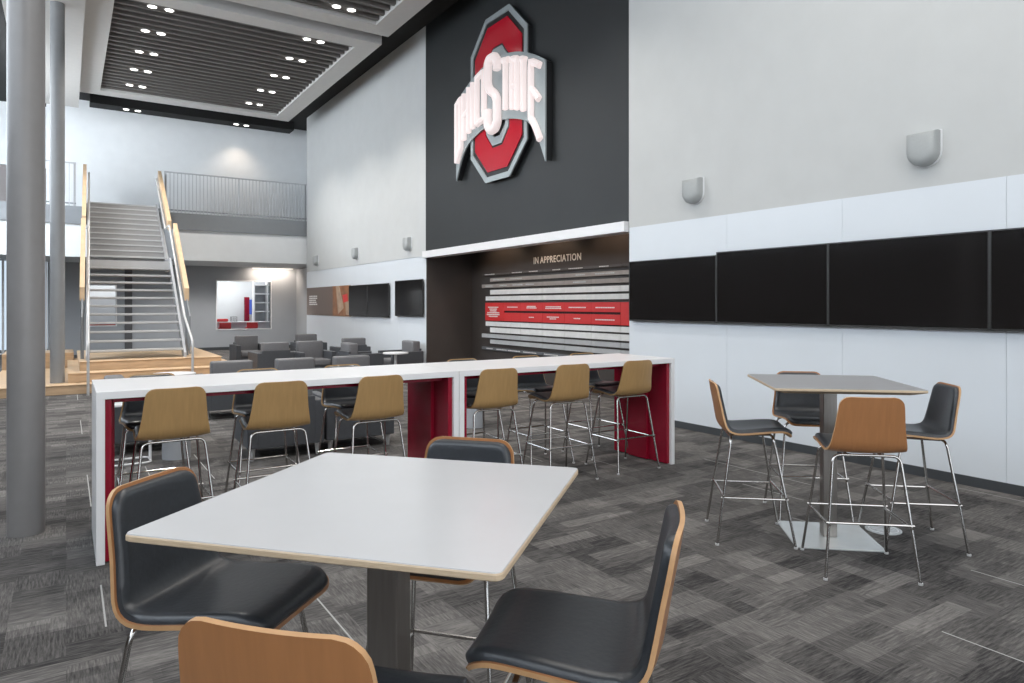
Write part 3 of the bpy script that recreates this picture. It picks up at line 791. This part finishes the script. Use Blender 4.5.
# ------------------------------------------------------------------ bar stools
def catmull(pts, n=6):
    out = []; P_ = [Vector(p) for p in pts]; P_ = [2*P_[0]-P_[1]]+P_+[2*P_[-1]-P_[-2]]
    for i in range(1, len(P_)-2):
        for k in range(n):
            t_ = k/n; a, b_, c, d = P_[i-1:i+3]
            out.append(0.5*((2*b_)+(-a+c)*t_+(2*a-5*b_+4*c-d)*t_*t_+(-a+3*b_-3*c+d)*t_**3))
    out.append(P_[-2]); return out
PROF = catmull([(-0.262, 1.086), (-0.250, 1.01), (-0.233, 0.92), (-0.221, 0.85), (-0.209, 0.796), (-0.182, 0.757), (-0.138, 0.739), (-0.07, 0.738), (0.02, 0.746), (0.12, 0.755), (0.19, 0.757), (0.228, 0.745), (0.248, 0.722)], 5)
def profile_at(s_list):
    L_ = [0]
    for a, b_ in zip(PROF[:-1], PROF[1:]): L_.append(L_[-1]+(b_-a).length)
    T = L_[-1]; out = []
    for s in s_list:
        s_ = min(max(s, 0), 1)*T
        i = max(k for k in range(len(L_)-1) if L_[k] <= s_+1e-9)
        f_ = (s_-L_[i])/max(1e-9, L_[i+1]-L_[i])
        p = PROF[i].lerp(PROF[i+1], min(f_, 1)); d = (PROF[min(i+1, len(PROF)-1)]-PROF[max(i-1, 0)]).normalized()
        d = (PROF[min(i+2, len(PROF)-1)]-PROF[max(i-1, 0)]).normalized()
        out.append((p, Vector((-d.y, d.x)), s_))   # normal points to the sitter side
    return out, T
def halfw(q):    # q in 0..1 along the profile
    K = [(0, .176), (.25, .197), (.42, .220), (.50, .228), (.60, .226), (.8, .216), (1, .200)]
    for (a, va), (b_, vb) in zip(K[:-1], K[1:]):
        if q <= b_: 
            t_ = (q-a)/(b_-a); return va+(vb-va)*t_
    return K[-1][1]
def shell_mesh(inset, off_in, off_out, r, dome=0.0, nT=13):
    ss = [0, .006, .015, .03, .05, .075, .1]+[.1+.8*k/26 for k in range(1, 26)]+[.9, .925, .95, .97, .985, .994, 1]
    lo = inset/0.80; hi = 1-inset/0.80
    ss = [lo+(hi-lo)*s for s in ss]
    prof, T = profile_at(ss)
    b = bmesh.new(); top = []; bot = []
    for (p, nrm, s_), q in zip(prof, ss):
        dd = min(s_-lo*T, hi*T-s_); w = halfw(q)-inset
        if dd < r: w = w-r+math.sqrt(max(0, r*r-(r-dd)**2))
        bk = 1-min(1, max(0, (q-0.35)/0.2))      # 1 on the back, 0 on the seat
        rt, rb = [], []
        for k in range(nT):
            u = math.sin((-1+2*k/(nT-1))*PI/2); x = w*u
            xe = x/0.22
            curl = (0.024*bk+0.010*(1-bk))*xe*xe
            e = 1.0
            if dome:
                e = min(1, (1-abs(u))*w/0.022+0.0); e2 = min(1, dd/0.022); e = math.sqrt(max(0, 1-(1-e)**2))*math.sqrt(max(0, 1-(1-e2)**2))
            a = p+nrm*(off_out*e+curl+(off_in*(1-e) if dome else 0)); c = p+nrm*(off_in+curl)
            rt.append(b.verts.new((x, a.x, a.y))); rb.append(b.verts.new((x, c.x, c.y)))
        top.append(rt); bot.append(rb)
    n = len(top)
    for i in range(n-1):
        for k in range(nT-1):
            b.faces.new((top[i][k], top[i][k+1], top[i+1][k+1], top[i+1][k])).material_index = 0
            b.faces.new((bot[i][k], bot[i+1][k], bot[i+1][k+1], bot[i][k+1])).material_index = 0
        for k in (0, nT-1): b.faces.new((top[i][k], top[i+1][k], bot[i+1][k], bot[i][k])).material_index = 1
    for i in (0, n-1):
        for k in range(nT-1): b.faces.new((top[i][k], top[i][k+1], bot[i][k+1], bot[i][k])).material_index = 1
    return b
LT = {'rear': (-0.255, -0.150), 'front': (0.255, 0.125)}
def make_stool(wood):
    r = thing('bar_stool', 'x', 'bar stool')
    obj('shell', shell_mesh(0, -0.006, 0.006, 0.055), [wood, M['ply_warm'] if wood is M['wood_warm'] else wood], r, smooth=True)
    obj('cushion', shell_mesh(0.010, 0.006, 0.030, 0.05, dome=1.0, nT=17), M['leather'], r, smooth=True)
    for key in ('rear', 'front'):
        yf, yt = LT[key]; zt = 0.723 if key == 'rear' else 0.729
        for s in (-1, 1):
            b = bmesh.new()
            tube(b, round_path([(s*0.262, yf, 0.006), (s*0.190, yt, zt), (s*0.09, yt, zt)], 0.055, 6), 0.0088, 10)
            lg = obj('leg', b, M['chrome'], r, smooth=True)
            b = bmesh.new(); cyl(b, s*0.2625, yf, 0, 0.012, 0.013, 12); obj('glide', b, M['leg_grey'], lg)
    b = bmesh.new()
    for key in ('rear', 'front'):
        yf, yt = LT[key]; zt = 0.723 if key == 'rear' else 0.729
        tube(b, [(-0.09, yt, zt), (0.09, yt, zt)], 0.0088, 10)
    for s in (-1, 1): tube(b, [(s*0.10, -0.15, 0.718), (s*0.10, 0.125, 0.729)], 0.008, 8)
    obj('seat_frame', b, M['chrome'], r, smooth=True)
    b = bmesh.new(); zr = 0.315; f_ = zr/0.73
    xr = 0.262+(0.190-0.262)*f_; yr = -0.255+(-0.150+0.255)*f_; yq = 0.255+(0.125-0.255)*f_
    e = 0.016
    for s in (-1, 1): tube(b, [(s*xr, yr-e, zr), (s*xr, yq+e, zr)], 0.0075, 8)
    tube(b, [(-xr-e, yr, zr+0.012), (xr+e, yr, zr+0.012)], 0.0075, 8); tube(b, [(-xr-e, yq, zr+0.012), (xr+e, yq, zr+0.012)], 0.0075, 8)
    obj('footrest', b, M['chrome'], r, smooth=True)
    return r
stA = make_stool(M['wood']); stB = make_stool(M['wood_warm'])
used = set()
def put(src, x, y, rz, label, grp):
    if src.name not in used:
        used.add(src.name); src.location = (x, y, 0); src.rotation_euler = (0, 0, rz); src['label'] = label; src['group'] = grp; return src
    return dup(src, (x, y, 0), rz, label, grp)
G_ = 'oak bar stools on the near side of the counter'
for x, rz, lab in ((0.60, 0.03, 'oak-backed bar stool at the left end of the counter, near side'),
                   (1.29, -0.02, 'oak-backed bar stool second from the left on the near side of the counter'),
                   (2.03, 0.04, 'oak-backed bar stool third from the left, left of the counter joint'),
                   (3.12, -0.06, 'oak-backed bar stool just right of the counter joint'),
                   (3.92, -0.05, 'oak-backed bar stool second from the right end of the counter'),
                   (4.72, -0.03, 'oak-backed bar stool at the right end of the counter, by the red panel')):
    put(stA, x, 5.235, rz, lab, G_)
G_ = 'bar stools on the far side of the counter'
for x, lab in ((0.56, 'far-side bar stool behind the leftmost near stool, mostly hidden'),
               (1.37, 'far-side bar stool whose oak rim shows over the counter, leftmost'),
               (2.12, 'far-side bar stool behind the third near stool from the left'),
               (3.35, 'far-side bar stool showing just right of the counter joint'),
               (4.13, 'far-side bar stool seen in front of the plaque wall'),
               (4.90, 'far-side bar stool at the right end, beside the red panel')):
    put(stA, x, 5.86, PI+0.03*math.sin(x*7), lab, G_)

# ------------------------------------------------------------------ high square tables
def high_table(cx, cy, a, top_m, label):
    r = thing('high_table', label, 'table', (cx, cy, 0), a, 'square high tables')
    s = 0.465; b = bmesh.new()
    # top: laminate face over a chamfered ply edge, rounded corners
    def rr(s_, rad, z):
        pts = []
        for qx, qy, a0 in ((1, 1, 0), (-1, 1, PI/2), (-1, -1, PI), (1, -1, 3*PI/2)):
            for k in range(5):
                an = a0+PI/2*k/4; pts.append(b.verts.new((qx*(s_-rad)+rad*math.cos(an), qy*(s_-rad)+rad*math.sin(an), z)))
        return pts
    R_ = [rr(s-0.075, 0.01, 1.052), rr(s-0.004, 0.018, 1.073), rr(s, 0.02, 1.076), rr(s, 0.02, 1.087), rr(s-0.002, 0.018, 1.090)]
    b.faces.new(R_[0][::-1])
    for A_, B_ in zip(R_[:-1], R_[1:]):
        n = len(A_)
        for k in range(n): b.faces.new((A_[k], A_[(k+1) % n], B_[(k+1) % n], B_[k]))
    b.faces.new(R_[-1]); 
    tp = obj('tabletop', b, M['ply'], r, label='pale plywood edge')
    b = bmesh.new(); A_ = rr(s-0.002, 0.018, 1.0895); B_ = rr(s-0.003, 0.018, 1.0925); b.faces.new(A_[::-1]); b.faces.new(B_)
    for k in range(20): b.faces.new((A_[k], A_[(k+1) % 20], B_[(k+1) % 20], B_[k]))
    obj('laminate_surface', b, top_m, tp)
    obj('under_plate', box(-0.17, 0.17, -0.17, 0.17, 1.040, 1.0525, 0.002, 1), M['steel'], r)
    obj('pedestal', box(-0.046, 0.046, -0.046, 0.046, 0.012, 1.041, 0.004, 2), M['steel'], r)
    obj('base_plate', box(-0.285, 0.285, -0.285, 0.285, 0.0, 0.012, 0.003, 1), M['steel_plate'], r)
    return r
T1 = (0.766, 1.822, -0.839); T2 = (4.505, 2.855, -0.721)
high_table(*T1, M['table_lam'], 'large pale square high table in the foreground with plywood edge')
high_table(*T2, M['table_lam_grey'], 'grey square high table on the right before the white wall')
def around(T, side, d, off, tilt, src, label, grp):
    cx, cy, a = T; u = Vector((math.cos(a), math.sin(a))); v = Vector((-math.sin(a), math.cos(a)))
    dr = {'+u': u, '-u': -u, '+v': v, '-v': -v}[side]; lat = v if 'u' in side else u
    p = Vector((cx, cy))+dr*d+lat*off
    f_ = -dr; rz = math.atan2(f_.y, f_.x)-PI/2+tilt
    o_ = put(src, p.x, p.y, rz, label, grp)
    if T is T1: o_.scale = (1, 1, 1.016)
    else: o_.scale = (1, 1, 1)
g1 = 'bar stools around the foreground table'
around(T1, '-u', 0.525, -0.03, 0.03, stB, 'black leather bar stool at the left of the foreground table, facing right', g1)
around(T1, '+v', 0.545, -0.03, -0.02, stB, 'bar stool on the far side of the foreground table, black backrest showing above the top', g1)
around(T1, '+u', 0.545, -0.02, 0.03, stB, 'bar stool at the right of the foreground table with thick wooden edge toward us', g1)
around(T1, '-v', 0.555, 0.165, 0.0, stB, 'nearest bar stool with its wooden back cut off by the bottom edge', g1)
g2 = 'bar stools around the right-hand table'
around(T2, '-u', 0.545, -0.03, 0.0, stB, 'bar stool on the left of the grey table, seen from the side', g2)
around(T2, '+v', 0.545, 0.0, 0.0, stB, 'bar stool behind the grey table, partly hidden by the top', g2)
around(T2, '+u', 0.535, 0.0, 0.0, stB, 'bar stool on the right of the grey table facing left, nearest the wall', g2)
around(T2, '-v', 0.556, 0.01, 0.0, stB, 'bar stool in front of the grey table with its wooden back toward us', g2)

t = thing('floor_box', 'round metal floor outlet cover in the carpet behind the right-hand table', 'floor outlet', (4.97, 2.72, 0))
b = bmesh.new(); cyl(b, 0, 0, 0, 0.006, 0.12, 32); obj('cover', b, M['steel_plate'], t)
b = bmesh.new(); bx(b, -0.06, 0.06, 0.015, 0.05, 0.006, 0.009); bx(b, -0.06, 0.06, -0.05, -0.015, 0.006, 0.009)
tube(b, [(0.095*math.cos(k*PI/12), 0.095*math.sin(k*PI/12), 0.006) for k in range(24)], 0.003, 6, closed=True); obj('flap', b, M['rail'], t)

# ------------------------------------------------------------------ lounge armchairs (front is -y)
def armchair(w=0.80, bh=0.82):
    r = thing('armchair', 'x', 'armchair'); h = w/2
    obj('base', box(-h+0.10, h-0.10, -0.36, 0.30, 0.13, 0.30, 0.01, 2), M['fabric_dark'], r)
    obj('seat_cushion', box(-h+0.115, h-0.115, -0.39, 0.20, 0.30, 0.44, 0.03, 3), M['fabric'], r, smooth=True)
    obj('back_cushion', box(-h+0.115, h-0.115, 0.14, 0.335, 0.40, bh, 0.03, 3), M['fabric'], r, smooth=True)
    obj('back_panel', box(-h+0.10, h-0.10, 0.30, 0.36, 0.13, bh-0.17, 0.01, 2), M['fabric_dark'], r)
    for s in (-1, 1):
        a, c = sorted((s*h, s*(h-0.11))); obj('arm', box(a, c, -0.39, 0.36, 0.13, 0.60, 0.012, 2), M['fabric_dark'], r)
        for yy in (-0.33, 0.30):
            b = bmesh.new(); xx = s*(h-0.06)
            for q in ((xx, yy),): cyl(b, q[0], q[1], 0, 0.13, 0.018, 4, 0.032)
            obj('leg', b, M['leg_grey'], r)
    return r
AC = armchair()
ga = 'grey lounge armchairs'
def ac(x, y, rz, lab, sc=1.0): 
    o = put(AC, x, y, rz, lab, ga)
# close row behind the counter, backs toward us
ac(0.70, 8.95, PI/2, 'grey lounge armchair behind the left end of the counter')
ac(1.98, 7.80, PI-0.02, 'grey lounge armchair seen under the counter between the second and third stools')
ac(2.82, 7.84, PI-0.02, 'grey lounge armchair seen under the counter left of the joint')
ac(2.02, 10.85, PI, 'left armchair of the front row visible above the counter, back turned')
ac(2.93, 10.85, PI, 'middle armchair of the front row above the counter, back turned')
ac(3.82, 10.85, PI, 'right armchair of the front row above the counter, back turned')
ac(4.02, 18.9, 0.05, 'armchair farthest left in the lounge, facing us by the grey wall')
ac(3.80, 15.6, PI+0.05, 'armchair in the middle of the lounge, dark back toward us')
ac(5.62, 19.0, 0.0, 'armchair deep in the lounge facing us beside the white wall')
ac(4.62, 15.3, 0.02, 'armchair facing us at the centre of the lounge')
ac(5.95, 16.6, PI, 'armchair by the lounge televisions with its back turned')
ac(5.32, 14.25, PI/2, 'armchair in front of the television pair, turned sideways with a low arm toward us')
ac(6.33, 14.35, -PI/2+0.03, 'armchair against the white wall facing left beside the round table')
def round_table(x, y, h, r_, label, style):
    t = thing('side_table', label, 'side table', (x, y, 0), 0, 'small lounge side tables')
    b = bmesh.new(); cyl(b, 0, 0, h-0.025, h, r_, 40); obj('tabletop', b, M['white_lam'], t)
    if style == 'drum':
        b = bmesh.new(); cyl(b, 0, 0, 0, h-0.025, 0.14, 40); obj('pedestal', b, M['drum'], t, smooth=True)
    else:
        b = bmesh.new(); cyl(b, 0, 0, 0.012, h-0.025, 0.03, 20); obj('pole', b, M['leg_grey'], t, smooth=True)
        b = bmesh.new(); cyl(b, 0, 0, 0, 0.012, r_*0.7, 32); obj('foot_plate', b, M['leg_grey'], t)
round_table(0.99, 8.12, 0.46, 0.16, 'drum side table with grey cylinder base behind the left stools', 'drum')
round_table(4.58, 8.02, 0.48, 0.16, 'drum side table with grey cylinder base seen right of the counter joint', 'drum')
round_table(1.50, 12.6, 0.50, 0.33, 'round white side table in front of the timber steps', 'pole')
round_table(5.72, 13.25, 0.65, 0.26, 'round white side table on a thin pole beside the wall armchair', 'pole')
# light sled-base stand near the left drum
t = thing('laptop_table', 'thin white C-shaped stand on the floor behind the leftmost stools', 'side table', (0.54, 8.12, 0))
b = bmesh.new(); tube(b, round_path([(-0.22, -0.15, 0.012), (0.2, -0.15, 0.012), (0.2, 0.15, 0.012), (-0.22, 0.15, 0.012)], 0.08), 0.011, 8); obj('base', b, M['white_lam'], t, smooth=True)
b = bmesh.new(); tube(b, [(0.2, 0, 0.012), (0.2, 0, 0.60)], 0.014, 8); obj('post', b, M['white_lam'], t, smooth=True)
obj('tray', box(-0.22, 0.22, -0.15, 0.15, 0.60, 0.62, 0.004, 1), M['white_lam'], t)
